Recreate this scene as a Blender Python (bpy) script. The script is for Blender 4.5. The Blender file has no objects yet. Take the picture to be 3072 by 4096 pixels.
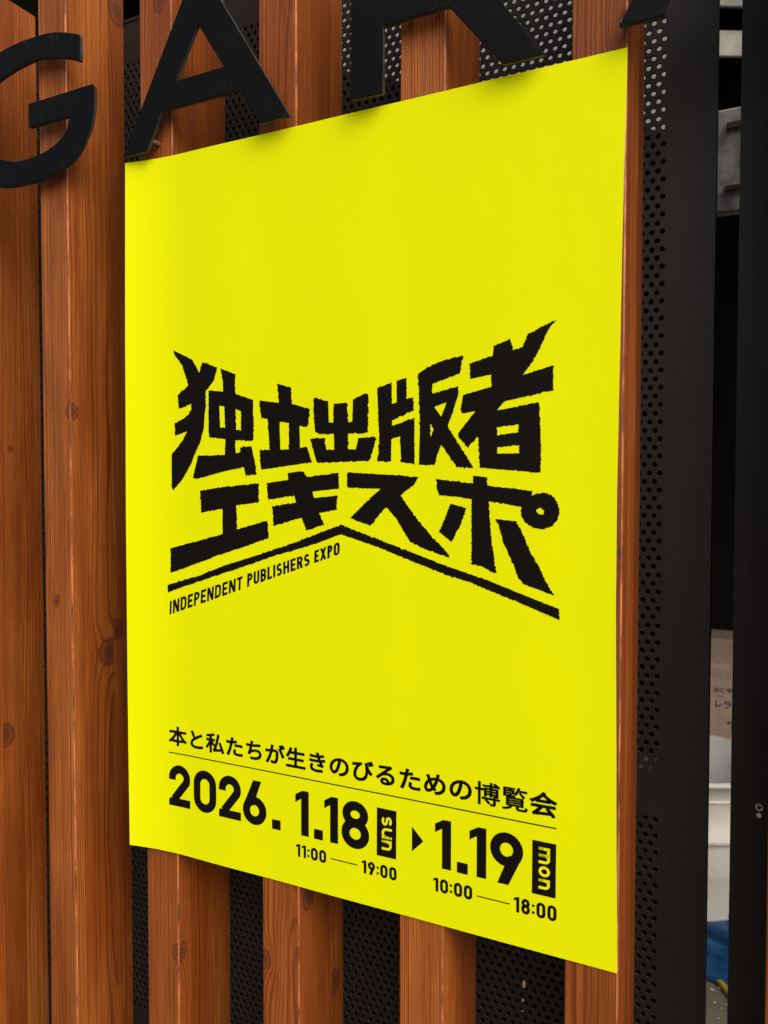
import bpy, bmesh, math, random
from mathutils import Vector, geometry
random.seed(7)
scene = bpy.context.scene
COL = scene.collection
PI = math.pi

# ------------------------------------------------------------------ camera
cam_d = bpy.data.cameras.new('camera')
cam_d.sensor_fit = 'HORIZONTAL'; cam_d.sensor_width = 36.0
cam_d.lens = 36.0 * 3123.66 / 3072.0
cam_d.clip_start = 0.02; cam_d.clip_end = 500
cam_d.dof.use_dof = True; cam_d.dof.focus_distance = 0.78; cam_d.dof.aperture_fstop = 13.0
cam = bpy.data.objects.new('camera', cam_d); COL.objects.link(cam)
cam.location = (0.6203, -0.6334, 0.3874)
cam.rotation_euler = (1.53875, -0.00057, 0.45893)
scene.camera = cam

# ------------------------------------------------------------------ light
SUN_EL, SUN_AZ = math.radians(40), math.radians(124)      # azimuth clockwise from +Y
w = bpy.data.worlds.new('World'); scene.world = w; w.use_nodes = True
nt = w.node_tree; nt.nodes.clear()
sky = nt.nodes.new('ShaderNodeTexSky'); sky.sky_type = 'NISHITA'; sky.sun_disc = False
sky.sun_elevation = SUN_EL; sky.sun_rotation = SUN_AZ
sky.air_density = 1.0; sky.dust_density = 8.0; sky.ozone_density = 1.0
bg = nt.nodes.new('ShaderNodeBackground'); bg.inputs['Strength'].default_value = 0.135
wo = nt.nodes.new('ShaderNodeOutputWorld')
nt.links.new(sky.outputs[0], bg.inputs[0]); nt.links.new(bg.outputs[0], wo.inputs[0])
sd = bpy.data.lights.new('sun', 'SUN'); sd.energy = 1.1; sd.angle = math.radians(85); sd.color = (1.0, 0.95, 0.88)
sun = bpy.data.objects.new('sun', sd); COL.objects.link(sun)
sv = Vector((math.sin(SUN_AZ) * math.cos(SUN_EL), math.cos(SUN_AZ) * math.cos(SUN_EL), math.sin(SUN_EL)))
sun.rotation_euler = sv.to_track_quat('Z', 'Y').to_euler()
vs = scene.view_settings
vs.view_transform = 'Standard'; vs.look = 'None'; vs.gamma = 1.0; vs.use_curve_mapping = False
vs.exposure = 0.27
scene.cycles.max_bounces = 8

# ------------------------------------------------------------------ helpers
def obj(name, verts, faces, mat=None, parent=None, smooth=False, mats=None, fmat=None):
    me = bpy.data.meshes.new(name)
    me.from_pydata([tuple(v) for v in verts], [], faces)
    for m in ([mat] if mat else []) + (mats or []): me.materials.append(m)
    if fmat: me.polygons.foreach_set('material_index', fmat)
    if smooth: me.polygons.foreach_set('use_smooth', [True] * len(me.polygons))
    me.update()
    o = bpy.data.objects.new(name, me); COL.objects.link(o)
    if parent: o.parent = parent
    return o

def from_bm(name, bm, mat, parent=None, smooth=False):
    me = bpy.data.meshes.new(name); bm.to_mesh(me); bm.free()
    me.materials.append(mat)
    if smooth: me.polygons.foreach_set('use_smooth', [True] * len(me.polygons))
    o = bpy.data.objects.new(name, me); COL.objects.link(o)
    if parent: o.parent = parent
    return o

def empty(name, loc=(0, 0, 0)):
    o = bpy.data.objects.new(name, None); COL.objects.link(o); o.location = loc
    o.empty_display_size = .05
    return o

def tag(o, label=None, cat=None, group=None, kind=None):
    if label: o['label'] = label
    if cat: o['category'] = cat
    if group: o['group'] = group
    if kind: o['kind'] = kind
    return o

def add_box(bm, a, b, bevel=0):
    r = bmesh.ops.create_cube(bm, size=1)
    for v in r['verts']:
        v.co = Vector([(a[i] + b[i]) / 2 + v.co[i] * (b[i] - a[i]) for i in range(3)])
    if bevel:
        es = list({e for v in r['verts'] for e in v.link_edges})
        bmesh.ops.bevel(bm, geom=es, offset=bevel, segments=2, affect='EDGES', profile=.5)

def box(name, a, b, mat, parent=None, bevel=0):
    bm = bmesh.new(); add_box(bm, a, b, bevel)
    return from_bm(name, bm, mat, parent)

def lathe(name, prof, mat, c, n=64, parent=None, flute=0):
    vs_, fs = [], []
    for r, z in prof:
        for k in range(n):
            a = 2 * PI * k / n
            vs_.append((c[0] + r * math.cos(a), c[1] + r * math.sin(a), c[2] + z))
    for i in range(len(prof) - 1):
        for k in range(n):
            k2 = (k + 1) % n
            fs.append((i * n + k, i * n + k2, (i + 1) * n + k2, (i + 1) * n + k))
    return obj(name, vs_, fs, mat, parent, True)

def tube(bm, pts, r, n=8):
    rings = []
    for i, p in enumerate(pts):
        p = Vector(p)
        d = (Vector(pts[min(i + 1, len(pts) - 1)]) - Vector(pts[max(i - 1, 0)])).normalized()
        u = d.orthogonal().normalized(); v = d.cross(u)
        if i:
            pu = rings[-1][1]; u = (pu - d * pu.dot(d)).normalized(); v = d.cross(u)
        rings.append(([bm.verts.new(p + (u * math.cos(2 * PI * k / n) + v * math.sin(2 * PI * k / n)) * r) for k in range(n)], u))
    for a, b in zip(rings, rings[1:]):
        for k in range(n):
            bm.faces.new((a[0][k], a[0][(k + 1) % n], b[0][(k + 1) % n], b[0][k]))
    for e in (rings[0][0], rings[-1][0]):
        bm.faces.new(e)

# ------------------------------------------------------------------ materials
class NT:
    def __init__(s, name):
        s.m = bpy.data.materials.new(name); s.m.use_nodes = True
        s.t = s.m.node_tree; s.b = s.t.nodes['Principled BSDF']
    def n(s, typ, **kw):
        nd = s.t.nodes.new(typ)
        for k, v in kw.items():
            if k.startswith('_'): setattr(nd, k[1:], v)
            else:
                key = int(k[1:]) if k[0] == 'i' and k[1:].isdigit() else k
                if hasattr(v, 'is_linked') or isinstance(v, bpy.types.NodeSocket): s.t.links.new(v, nd.inputs[key])
                else: nd.inputs[key].default_value = v
        return nd
    def math(s, op, a, b=0.0, c=None, clamp=False):
        nd = s.n('ShaderNodeMath', _operation=op, i0=a, i1=b)
        if c is not None: nd.inputs[2].default_value = c
        nd.use_clamp = clamp
        return nd.outputs[0]
    def vmath(s, op, a, b=(0, 0, 0)):
        nd = s.n('ShaderNodeVectorMath', _operation=op, i0=a, i1=b)
        return nd.outputs['Value'] if op in ('LENGTH', 'DISTANCE', 'DOT_PRODUCT') else nd.outputs[0]
    def mix(s, f, a, b):
        nd = s.t.nodes.new('ShaderNodeMix'); nd.data_type = 'RGBA'
        for sock, v in ((nd.inputs[0], f), (nd.inputs[6], a), (nd.inputs[7], b)):
            if isinstance(v, bpy.types.NodeSocket): s.t.links.new(v, sock)
            else: sock.default_value = v if not isinstance(v, tuple) or len(v) == 4 else (*v, 1)
        return nd.outputs[2]
    def ramp(s, f, lo, hi):
        nd = s.n('ShaderNodeMapRange', i0=f, i1=lo, i2=hi); nd.interpolation_type = 'SMOOTHSTEP'
        return nd.outputs[0]
    def noise(s, vec, scale, detail=2, rough=.5):
        return s.n('ShaderNodeTexNoise', Vector=vec, Scale=scale, Detail=detail, Roughness=rough).outputs[0]
    def set(s, **kw):
        for k, v in kw.items():
            k = k.replace('_', ' ')
            if isinstance(v, bpy.types.NodeSocket): s.t.links.new(v, s.b.inputs[k])
            else: s.b.inputs[k].default_value = v if not isinstance(v, tuple) or len(v) == 4 else (*v, 1)
        return s
    def bump(s, h, strength=.3, dist=.001):
        nd = s.n('ShaderNodeBump', Height=h, Strength=strength, Distance=dist)
        s.t.links.new(nd.outputs[0], s.b.inputs['Normal'])

def plain(name, col, rough=.6, metal=0, var=.15, scale=30, spec=.5):
    k = NT(name); co = k.n('ShaderNodeTexCoord').outputs['Object']
    f = k.noise(co, scale, 4, .6)
    a = tuple(c * (1 - var) for c in col); b = tuple(min(1, c * (1 + var)) for c in col)
    k.set(Base_Color=k.mix(k.ramp(f, .3, .7), a, b), Roughness=rough, Metallic=metal)
    k.b.inputs['Specular IOR Level'].default_value = spec
    k.bump(k.noise(co, scale * 12, 3), .12, .0006)
    return k.m

def wood():
    k = NT('stained_pine')
    co = k.n('ShaderNodeTexCoord').outputs['Object']
    rnd = k.n('ShaderNodeObjectInfo').outputs['Random']
    ka = k.n('ShaderNodeAttribute', _attribute_type='OBJECT', _attribute_name='knot_a').outputs['Vector']
    kb = k.n('ShaderNodeAttribute', _attribute_type='OBJECT', _attribute_name='knot_b').outputs['Vector']
    pith = k.n('ShaderNodeAttribute', _attribute_type='OBJECT', _attribute_name='pith').outputs['Vector']
    off = k.n('ShaderNodeCombineXYZ', X=k.math('MULTIPLY', rnd, 13.7), Y=k.math('MULTIPLY', rnd, 71.3), Z=k.math('MULTIPLY', rnd, 37.1)).outputs[0]
    p = k.vmath('ADD', co, off)
    def st(v): return k.vmath('MULTIPLY', p, v)
    # knots: distance in a frame stretched along the trunk
    dk = []
    for kn, sz in ((ka, 'knot_size_a'), (kb, 'knot_size_b')):
        dd = k.vmath('SUBTRACT', co, kn)
        wob = k.math('MULTIPLY', k.math('SUBTRACT', k.noise(st((1, 1, 1)), 190, 3, .6), .5), .0055)
        szn = k.n('ShaderNodeAttribute', _attribute_type='OBJECT', _attribute_name=sz).outputs['Fac']
        dk.append(k.math('DIVIDE', k.math('ADD', k.vmath('LENGTH', k.vmath('MULTIPLY', dd, (1, .8, .72))), wob), szn))
    d = k.math('MINIMUM', dk[0], dk[1])
    swirl = k.math('MULTIPLY', k.math('POWER', 2.718, k.math('MULTIPLY', d, -90)), .011)
    # growth rings round a pith outside the board, wandering slowly with height
    wa = k.math('MULTIPLY', k.math('SUBTRACT', k.noise(st((9, 9, 1.5)), 1, 3, .55), .5), .019)
    wb = k.math('MULTIPLY', k.math('SUBTRACT', k.noise(st((60, 60, 9)), 1, 2), .5), .0022)
    pr = k.vmath('LENGTH', k.vmath('MULTIPLY', k.vmath('SUBTRACT', co, pith), (1, 1, 0)))
    r = k.math('ADD', k.math('ADD', k.math('ADD', pr, wa), wb), swirl)
    u = k.math('ADD', k.math('MULTIPLY', r, 430), k.math('MULTIPLY', k.noise(k.n('ShaderNodeCombineXYZ', X=k.math('MULTIPLY', r, 60), Y=k.math('MULTIPLY', rnd, 50.), Z=0.0).outputs[0], 1, 2), 5))
    fr = k.math('FRACT', u)
    late = k.math('MULTIPLY', k.ramp(fr, .45, .88), k.math('SUBTRACT', 1, k.ramp(fr, .90, 1.0)))
    strength = k.ramp(k.noise(st((22, 22, 2.2)), 1, 2), .25, .75)
    streak = k.ramp(k.noise(st((190, 190, 2.4)), 1, 3, .6), .40, .66)
    late = k.math('MULTIPLY', late, k.math('ADD', k.math('MULTIPLY', strength, .75), .25))
    fib = k.noise(st((700, 700, 14)), 1, 3, .6)
    fib2 = k.ramp(k.noise(st((1500, 1500, 55)), 1, 2), .60, .74)
    tone = k.ramp(k.noise(st((16, 16, 3.2)), 1, 4, .6), .32, .68)
    base = k.mix(tone, (.25, .060, .008), (.42, .130, .026))
    tint = k.mix(k.ramp(rnd, 0, 1), (.80, .76, .74), (1.16, 1.20, 1.22))
    mul = k.t.nodes.new('ShaderNodeMix'); mul.data_type = 'RGBA'; mul.blend_type = 'MULTIPLY'; mul.inputs[0].default_value = 1
    k.t.links.new(base, mul.inputs[6]); k.t.links.new(tint, mul.inputs[7])
    c = k.mix(k.math('MULTIPLY', late, .88), mul.outputs[2], (.095, .017, .003))
    pore = k.ramp(k.noise(st((460, 460, 3.2)), 1, 2, .5), .585, .66)
    c = k.mix(k.math('MULTIPLY', pore, .40), c, (.075, .014, .002))
    c = k.mix(k.math('MULTIPLY', streak, .36), c, (.17, .036, .004))
    c = k.mix(k.math('MULTIPLY', k.ramp(fib, .42, .66), .34), c, (.13, .028, .004))
    c = k.mix(k.math('MULTIPLY', fib2, .50), c, (.08, .017, .004))
    kr = k.math('MULTIPLY', k.math('SUBTRACT', 1, k.ramp(d, .0030, .0085)), .85)
    core = k.mix(k.ramp(k.math('FRACT', k.math('MULTIPLY', d, 700)), .3, .8), (.075, .022, .011), (.11, .032, .015))
    c = k.mix(kr, c, core)
    ring = k.math('MULTIPLY', k.ramp(d, .006, .0075), k.math('SUBTRACT', 1, k.ramp(d, .0075, .0105)))
    c = k.mix(k.math('MULTIPLY', ring, .7), c, (.06, .016, .008))
    # blue-grey weather stain in a few places
    st2 = k.ramp(k.noise(st((11, 11, 7)), 1, 3), .66, .80)
    c = k.mix(k.math('MULTIPLY', st2, .55), c, (.10, .045, .03))
    k.set(Base_Color=c, Roughness=k.math('ADD', .40, k.math('MULTIPLY', fib, .22)))
    k.b.inputs['Specular IOR Level'].default_value = .26
    h = k.math('ADD', k.math('MULTIPLY', late, 1.1), k.math('MULTIPLY', fib, .5))
    k.bump(h, .45, .0006)
    return k.m

def black_steel(name, col, rough, scuff, spec=.5):
    k = NT(name); co = k.n('ShaderNodeTexCoord').outputs['Object']
    f = k.noise(co, 14, 5, .6); g = k.noise(k.vmath('MULTIPLY', co, (1, 1, .35)), 220, 3, .7)
    dust = k.math('MULTIPLY', k.ramp(f, .50, .78), k.ramp(g, .45, .75))
    speck = k.ramp(k.noise(co, 620, 1), .80, .86)
    c = k.mix(k.math('MULTIPLY', dust, scuff), col, (.09, .09, .088))
    c = k.mix(k.math('MULTIPLY', speck, scuff * 1.2, clamp=True), c, (.20, .20, .19))
    k.set(Base_Color=c, Roughness=k.math('ADD', rough, k.math('MULTIPLY', f, .2)))
    k.b.inputs['Specular IOR Level'].default_value = spec
    k.bump(k.noise(co, 900, 2), .18, .0003)
    return k.m

WOOD = wood()
PANEL = black_steel('powder_coated_black', (.0125, .0115, .0102), .42, .20, .30)
LETTER = black_steel('scuffed_black_paint', (.0042, .0046, .0047), .42, .40, .09)
EDGE = plain('pale_letter_edge', (.030, .030, .026), .6, 0, .6, 60)  # letter sides in a paler grey than the faces
GALV = plain('galvanised_metal', (.46, .46, .465), .55, .1, .45, 60)
CONC = plain('rough_concrete', (.42, .41, .39), .9, 0, .25, 18)
GREYB = plain('grey_board', (.15, .15, .16), .8, 0, .10, 9)
DARK = plain('dark_interior_shade', (.006, .0055, .005), .9, 0, .3, 5, .1)  # shade of the store and screw slot put into a near-black colour
WHITEP = plain('white_plastic', (.56, .56, .535), .42, 0, .05, 12)
CARD = plain('cardboard', (.36, .27, .205), .85, 0, .10, 25)
BLUE = plain('blue_tarpaulin', (.004, .050, .15), .34, 0, .25, 22)
YEL = plain('yellow_rubber', (.36, .26, .02), .6)
INKB = plain('navy_ink', (.03, .045, .09), .8)
INKG = plain('grey_ink', (.16, .12, .10), .8)
SCREWM = plain('screw_metal', (.55, .52, .48), .35, .9, .2, 300)
HOLEW = plain('hole_light', (.75, .76, .80), .6)  # brightness seen through the hole, put into a white colour
RUST = plain('brown_tape', (.10, .06, .035), .7)
PINK = plain('paint_chip', (.55, .36, .28), .8)
RAILM = plain('pale_rail_paint', (.80, .80, .77), .5)
PAPERW = plain('white_paper_edge', (.85, .85, .72), .8, 0, .02)

def paper():
    k = NT('yellow_printed_paper'); co = k.n('ShaderNodeTexCoord').outputs['Object']
    f = k.noise(co, 3, 3)
    k.set(Base_Color=k.mix(f, (.74, .80, .001), (.77, .83, .0012)), Roughness=.5)
    k.b.inputs['Specular IOR Level'].default_value = .05
    k.bump(k.noise(k.vmath('MULTIPLY', co, (1, 1, .55)), 11, 3, .45), .22, .004)
    return k.m
PAPER = paper()
kk = NT('black_ink'); kk.set(Base_Color=(.0052, .0038, .003), Roughness=.55); kk.b.inputs['Specular IOR Level'].default_value = .10
INK = kk.m
WEDGE = plain('worn_lit_slat_edge', (.33, .110, .042), .5, 0, .7, 30)  # worn chamfer, with its sheen painted into the paler colour
kk = NT('yellow_knockout'); kk.set(Base_Color=(.80, .79, .002), Roughness=.5); kk.b.inputs['Specular IOR Level'].default_value = .1
KNOCK = kk.m

def ground_mat():
    k = NT('concrete_ground'); co = k.n('ShaderNodeTexCoord').outputs['Object']
    f = k.noise(co, 9, 6, .65); g = k.noise(co, 70, 4, .7)
    c = k.mix(k.ramp(f, .3, .7), (.11, .092, .07), (.17, .15, .12))
    c = k.mix(k.math('MULTIPLY', k.ramp(g, .62, .74), .6), c, (.07, .055, .045))
    k.set(Base_Color=c, Roughness=.9); k.bump(g, .5, .003)
    return k.m

# ------------------------------------------------------------------ setting
GZ = -1.0
g = obj('ground', [(-60, -60, GZ), (60, -60, GZ), (60, 60, GZ), (-60, 60, GZ)], [(0, 1, 2, 3)], ground_mat())
tag(g, 'grey brown concrete ground strewn with grit', kind='structure')

# measured layout of the screen (metres)
X0, PITCH, BW, BD = -0.12894, 0.15077, 0.04261, 0.08684
screen = empty('slat_screen', (0.25, BD, GZ))
tag(screen, 'screen of brown timber slats standing in front of black perforated metal', 'screen')
SL = Vector((0.25, BD, GZ))
def place(o):                        # child of the screen, geometry given in world coordinates
    o.matrix_parent_inverse.identity(); o.location = -SL; return o

# --- slats: three glued laminations each, world metres
TOPZ, BOTZ = .9928, -.94
def slat(i, splits, knots, dx=0):
    x = X0 + PITCH * i + dx
    ys = [0] + [s / 1000 for s in splits] + [BD]
    root = None
    for j in range(3):
        y0, y1 = ys[j], ys[j + 1]
        proud = (0, -.00035, .00015)[j]
        bm = bmesh.new()
        add_box(bm, (x + (0 if j == 0 else .0003), y0, BOTZ), (x + BW + proud, y1, TOPZ - .0004 * j))
        if j == 0:
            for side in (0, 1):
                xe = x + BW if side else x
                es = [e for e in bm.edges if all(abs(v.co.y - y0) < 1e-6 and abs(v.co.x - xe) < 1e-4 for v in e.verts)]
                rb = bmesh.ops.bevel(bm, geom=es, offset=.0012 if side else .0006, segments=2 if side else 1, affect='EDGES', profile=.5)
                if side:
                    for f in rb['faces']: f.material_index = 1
        c = Vector((x + BW / 2, (y0 + y1) / 2, 0))
        for v in bm.verts: v.co -= c
        o = from_bm('slat' if j == 0 else 'lamination', bm, WOOD, screen if j == 0 else root)
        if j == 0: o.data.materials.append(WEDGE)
        if j == 0:
            root = o; o.location = c - SL; rc = c
        else:
            o.location = c - rc
        rr = random.Random(i * 17 + j * 5 + 3)
        o['pith'] = (rr.uniform(-.06, .06), rr.choice((-1, 1)) * rr.uniform(.02, .07), 0.0)
        ks = [q for q in knots if q[0] == j]
        o['knot_size_a'] = float(ks[0][4]) if ks and len(ks[0]) > 4 else .6
        o['knot_size_b'] = float(ks[1][4]) if len(ks) > 1 and len(ks[1]) > 4 else .6
        for key, q in zip(('knot_a', 'knot_b'), ks + [None] * 2):
            if q is None: o[key] = (9.0, 9.0, 9.0)
            else: o[key] = (x + BW * q[1] - c.x, q[2] / 1000 - c.y, q[3])
    return root
# knots: (lamination, fraction across, depth mm, height m)
slat(-3, (30, 60), [(0, .5, 0, .3)])
slat(-2, (28, 58), [(0, .4, 0, .5)])
slat(-1, (24, 55), [(1, 1, 41, .435, .35), (1, 1, 27, .075, 1.3), (2, 1, 66, .93, .3)])
slat(0, (14, 62), [(0, .42, 0, .257, .55), (0, 1, 3, .472, .8), (1, 1, 54, .190, 1.35), (2, 1, 66, .215, 1.0), (2, 1, 78, .955, 1.5)])
slat(1, (19, 58), [(0, .62, 0, .886, .8), (0, .97, 3, -.108, .9), (2, 1, 64, -.35, .8)])
slat(2, (27, 64), [(0, .07, 0, -.083, .75), (0, 1, 18, -.02, 1.0), (2, 1, 68, -.135, 1.1)])
slat(3, (30, 60), [(1, 1, 45, .45, .5)])
slat(4, (22, 55), [(0, .97, 0, .748, .6), (0, 1, 1, .335, .4)])
slat(5, (25, 60), [(0, .5, 0, .2)], -.0022)
slat(6, (25, 60), [(0, .5, 0, .4)])

# --- perforated sheet, real staggered round holes
def perforated():
    PX, PZ = .00864, .01495
    yf, yb = BD, BD + .0016
    V, F = [], []
    R, RO, N = .00205, .0026, 12
    cs = [(math.cos(2 * PI * (k + .5) / N), math.sin(2 * PI * (k + .5) / N)) for k in range(N)]
    def cell(cx, cz):
        hx, hz = PX / 2, PZ / 4
        b = len(V)
        V.extend([(cx - hx, yf, cz - hz), (cx + hx, yf, cz - hz), (cx + hx, yf, cz + hz), (cx - hx, yf, cz + hz)])
        for c, s in cs: V.append((cx + RO * c, yf, cz + RO * s))
        for c, s in cs: V.append((cx + R * c, yf + .0005, cz + R * s))
        for c, s in cs: V.append((cx + R * c, yb, cz + R * s))
        o = b + 4
        # four corners join to rim quadrants (12 points, offset half step: 3 per quadrant)
        quad = {2: (0, 1, 2), 3: (3, 4, 5), 0: (6, 7, 8), 1: (9, 10, 11)}
        seq = [(2, (0, 1, 2)), (3, (3, 4, 5)), (0, (6, 7, 8)), (1, (9, 10, 11))]
        for qi, (corner, ids) in enumerate(seq):
            nc, nid = seq[(qi + 1) % 4]
            F.append((b + corner, o + ids[0], o + ids[1])[::-1]); F.append((b + corner, o + ids[1], o + ids[2])[::-1])
            F.append((b + corner, o + ids[2], o + nid[0], b + nc)[::-1])
        for k in range(N):
            k2 = (k + 1) % N
            F.append((o + k, o + N + k, o + N + k2, o + k2)); F.append((o + N + k, o + 2 * N + k, o + 2 * N + k2, o + N + k2))
    def rect(xa, xb, za, zb):
        if xb - xa < 1e-5 or zb - za < 1e-5: return
        b = len(V)
        V.extend([(xa, yf, za), (xb, yf, za), (xb, yf, zb), (xa, yf, zb)]); F.append((b, b + 1, b + 2, b + 3))
    XR, XL = .5757, -.50
    ZT, ZB = .9465, -.93
    NC = 112
    def block(ztop, zbot_limit):
        z = ztop; par = 0
        while z > zbot_limit:
            cx0 = .5333 if par == 0 else .5290
            for k in range(NC): cell(cx0 - PX * k, z)
            xr = cx0 + PX / 2; xl = cx0 - PX * (NC - .5)
            rect(xr, XR, z - PZ / 4, z + PZ / 4); rect(XL, xl, z - PZ / 4, z + PZ / 4)
            par ^= 1; z -= PZ / 2
        return z + PZ / 4
    z1t = .7883 + .01495 * 7
    z1b = block(z1t, .1345)
    z2b = block(.0923, -.26)
    rect(XL, XR, z1t + PZ / 4, ZT); rect(XL, XR, .0923 + PZ / 4, z1b); rect(XL, XR, ZB, z2b)
    # back skin strips and edges give the sheet its thickness; folded lips at the top and at the free edge
    def slab(a, c):
        b = len(V)
        V.extend([(a[0], a[1], a[2]), (c[0], a[1], a[2]), (c[0], c[1], a[2]), (a[0], c[1], a[2]),
                  (a[0], a[1], c[2]), (c[0], a[1], c[2]), (c[0], c[1], c[2]), (a[0], c[1], c[2])])
        for f in ((0, 3, 2, 1), (4, 5, 6, 7), (0, 1, 5, 4), (1, 2, 6, 5), (2, 3, 7, 6), (3, 0, 4, 7)):
            F.append(tuple(b + q for q in f))
    slab((XR - .0016, yf + .0002, ZB), (XR, yf + .022, ZT))
    slab((XL, yf - .0012, ZT - .0025), (XR, yf + .030, ZT + .0012))
    return place(obj('perforated_panel', V, F, PANEL, screen))
perforated()
place(box('steel_plate', (.594, BD, -.93), (1.25, BD + .0016, 1.05), PANEL, screen))
place(box('plate_return', (.594, BD + .0018, -.93), (.5956, BD + .03, 1.05), PANEL, screen))
place(box('support_rail', (-.5, BD + .014, .0995), (.57, BD + .0265, .1405), RAILM, screen))
place(box('backing_sheet', (-.5, BD + .010, -.93), (.572, BD + .012, .0935), PANEL, screen))
place(box('hole_blackout', (.40, BD + .040, -.93), (.5715, BD + .080, .690), DARK, screen))  # added dark slab, keeps bright things behind from showing in the holes
place(box('top_rail', (-.5, BD + .034, .930), (.57, BD + .055, .9455), PANEL, screen))
place(box('base_channel', (-.52, -.004, GZ + .002), (1.25, BD + .05, -.94), PANEL, screen, .002))
# countersunk cross-head screw and a white disc painting the light through the hole under it
bm = bmesh.new()
def disc(bm, c, r, y0, y1, n=24, dish=0):
    a = [bm.verts.new((c[0] + r * math.cos(2 * PI * k / n), y0, c[1] + r * math.sin(2 * PI * k / n))) for k in range(n)]
    b = [bm.verts.new((c[0] + r * .86 * math.cos(2 * PI * k / n), y1, c[1] + r * .86 * math.sin(2 * PI * k / n))) for k in range(n)]
    for k in range(n): bm.faces.new((a[k], a[(k + 1) % n], b[(k + 1) % n], b[k]))
    bm.faces.new(b)
disc(bm, (.6161, .1188), .0035, BD, BD - .0012)
scr = place(from_bm('screw', bm, SCREWM, screen))
bm = bmesh.new()
for ang in (.45, .45 + PI / 2):
    c, s = math.cos(ang), math.sin(ang); L, W = .0022, .0006
    q = [(-L, -W), (L, -W), (L, W), (-L, W)]
    bm.faces.new([bm.verts.new((.6161 + a * c - b * s, BD - .00125 - .00003 * (ang > 1), .1188 + a * s + b * c)) for a, b in q])
from_bm('screw_recess', bm, DARK, scr)
bm = bmesh.new(); disc(bm, (.6160, .1117), .0021, BD, BD - .0002)
place(from_bm('lit_hole', bm, HOLEW, screen))
# paint chips stuck to the perforated sheet near the bottom
bm = bmesh.new()
for cx, cz, rx, rz in ((.4150, -.0905, .0020, .0042), (.4142, -.1065, .0012, .0022), (.4138, -.117, .0016, .0006), (.4145, -.1335, .002, .0008)):
    vv = [bm.verts.new((cx + rx * math.cos(a) * random.uniform(.7, 1.1), BD - .0006, cz + rz * math.sin(a) * random.uniform(.8, 1.1))) for a in [2 * PI * k / 9 for k in range(9)]]
    bm.faces.new(vv)
tag(place(from_bm('paint_chips', bm, PINK, screen)), kind='stuff')

# ------------------------------------------------------------------ raised sign letters
def rounded(pts, r):
    out = []; n = len(pts)
    for i in range(n):
        p0, p, p1 = Vector(pts[i - 1]), Vector(pts[i]), Vector(pts[(i + 1) % n])
        a, b = (p0 - p), (p1 - p)
        if a.length < 2 * r or b.length < 2 * r or abs(a.normalized().dot(b.normalized())) > .985:
            out.append(tuple(p)); continue
        s, e = p + a.normalized() * r, p + b.normalized() * r
        for t in (0, .25, .5, .75, 1):
            out.append(tuple(s * (1 - t) ** 2 + p * 2 * t * (1 - t) + e * t * t))
    return out
def catmull(pts, n=6):
    P = [Vector(p) for p in pts]; P = [P[0] * 2 - P[1]] + P + [P[-1] * 2 - P[-2]]
    out = []
    for i in range(1, len(P) - 2):
        for k in range(n):
            t = k / n; a, b, c, d = P[i - 1:i + 3]
            out.append(tuple(.5 * ((2 * b) + (c - a) * t + (2 * a - 5 * b + 4 * c - d) * t * t + (3 * b - a - 3 * c + d) * t ** 3)))
    out.append(tuple(P[-2])); return out
LF, LB = -.0150, -.0112
def letter(loops, dx=0, dz=0, label='', bolts=()):
    loops = [[(a + dx, b + dz) for a, b in l] for l in loops]
    bm = bmesh.new()
    vl = [[Vector((a / 1000, b / 1000, 0)) for a, b in l] for l in loops]
    flat = [v for l in vl for v in l]
    tris = geometry.tessellate_polygon(vl)
    cx = sum(v.x for v in vl[0]) / len(vl[0]); cz = min(v.y for v in vl[0])
    root = empty('sign_letter', (cx, LB, cz))
    tag(root, label, 'letter', 'raised black metal letters across the slats')
    O = Vector((cx, LB, cz))
    ins = []
    # front face inset slightly for a chamfered rim
    for l in vl:
        n = len(l); li = []
        for i in range(n):
            t = (l[(i + 1) % n] - l[i - 1]); t.z = 0
            li.append((l[i], Vector((t.y, -t.x, 0)).normalized()))
        ins.append(li)
    area = lambda l: sum(l[i].x * l[(i + 1) % len(l)].y - l[(i + 1) % len(l)].x * l[i].y for i in range(len(l)))
    f, m, b = [], [], []
    E = .0005
    for li, l in zip(ins, vl):
        sgn = 1 if area(l) > 0 else -1
        if l is not vl[0]: sgn = -sgn
        for p, nn in li:
            q = p - nn * sgn * E
            f.append(bm.verts.new(Vector((q.x, LF, q.y)) - O)); m.append(bm.verts.new(Vector((p.x, LF + E, p.y)) - O)); b.append(bm.verts.new(Vector((p.x, LB, p.y)) - O))
    for t in tris:
        try: bm.faces.new([f[i] for i in t]); bm.faces.new([b[i] for i in reversed(t)])
        except ValueError: pass
    k = 0; side = []
    for l in vl:
        n = len(l)
        for i in range(n):
            j = (i + 1) % n
            bm.faces.new((f[k + i], f[k + j], m[k + j], m[k + i])); side.append(bm.faces.new((m[k + i], m[k + j], b[k + j], b[k + i])))
        k += n
    bmesh.ops.recalc_face_normals(bm, faces=bm.faces)
    for s in side: s.material_index = 1
    plate = from_bm('letter_plate', bm, LETTER, root); plate.data.materials.append(EDGE)
    for bx, bz in bolts:
        bb = bmesh.new()
        tube(bb, [Vector((bx / 1000, LB, bz / 1000)) - O, Vector((bx / 1000, .0006, bz / 1000)) - O], .0019, 10)
        from_bm('standoff', bb, SCREWM, root)
    return root
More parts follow.
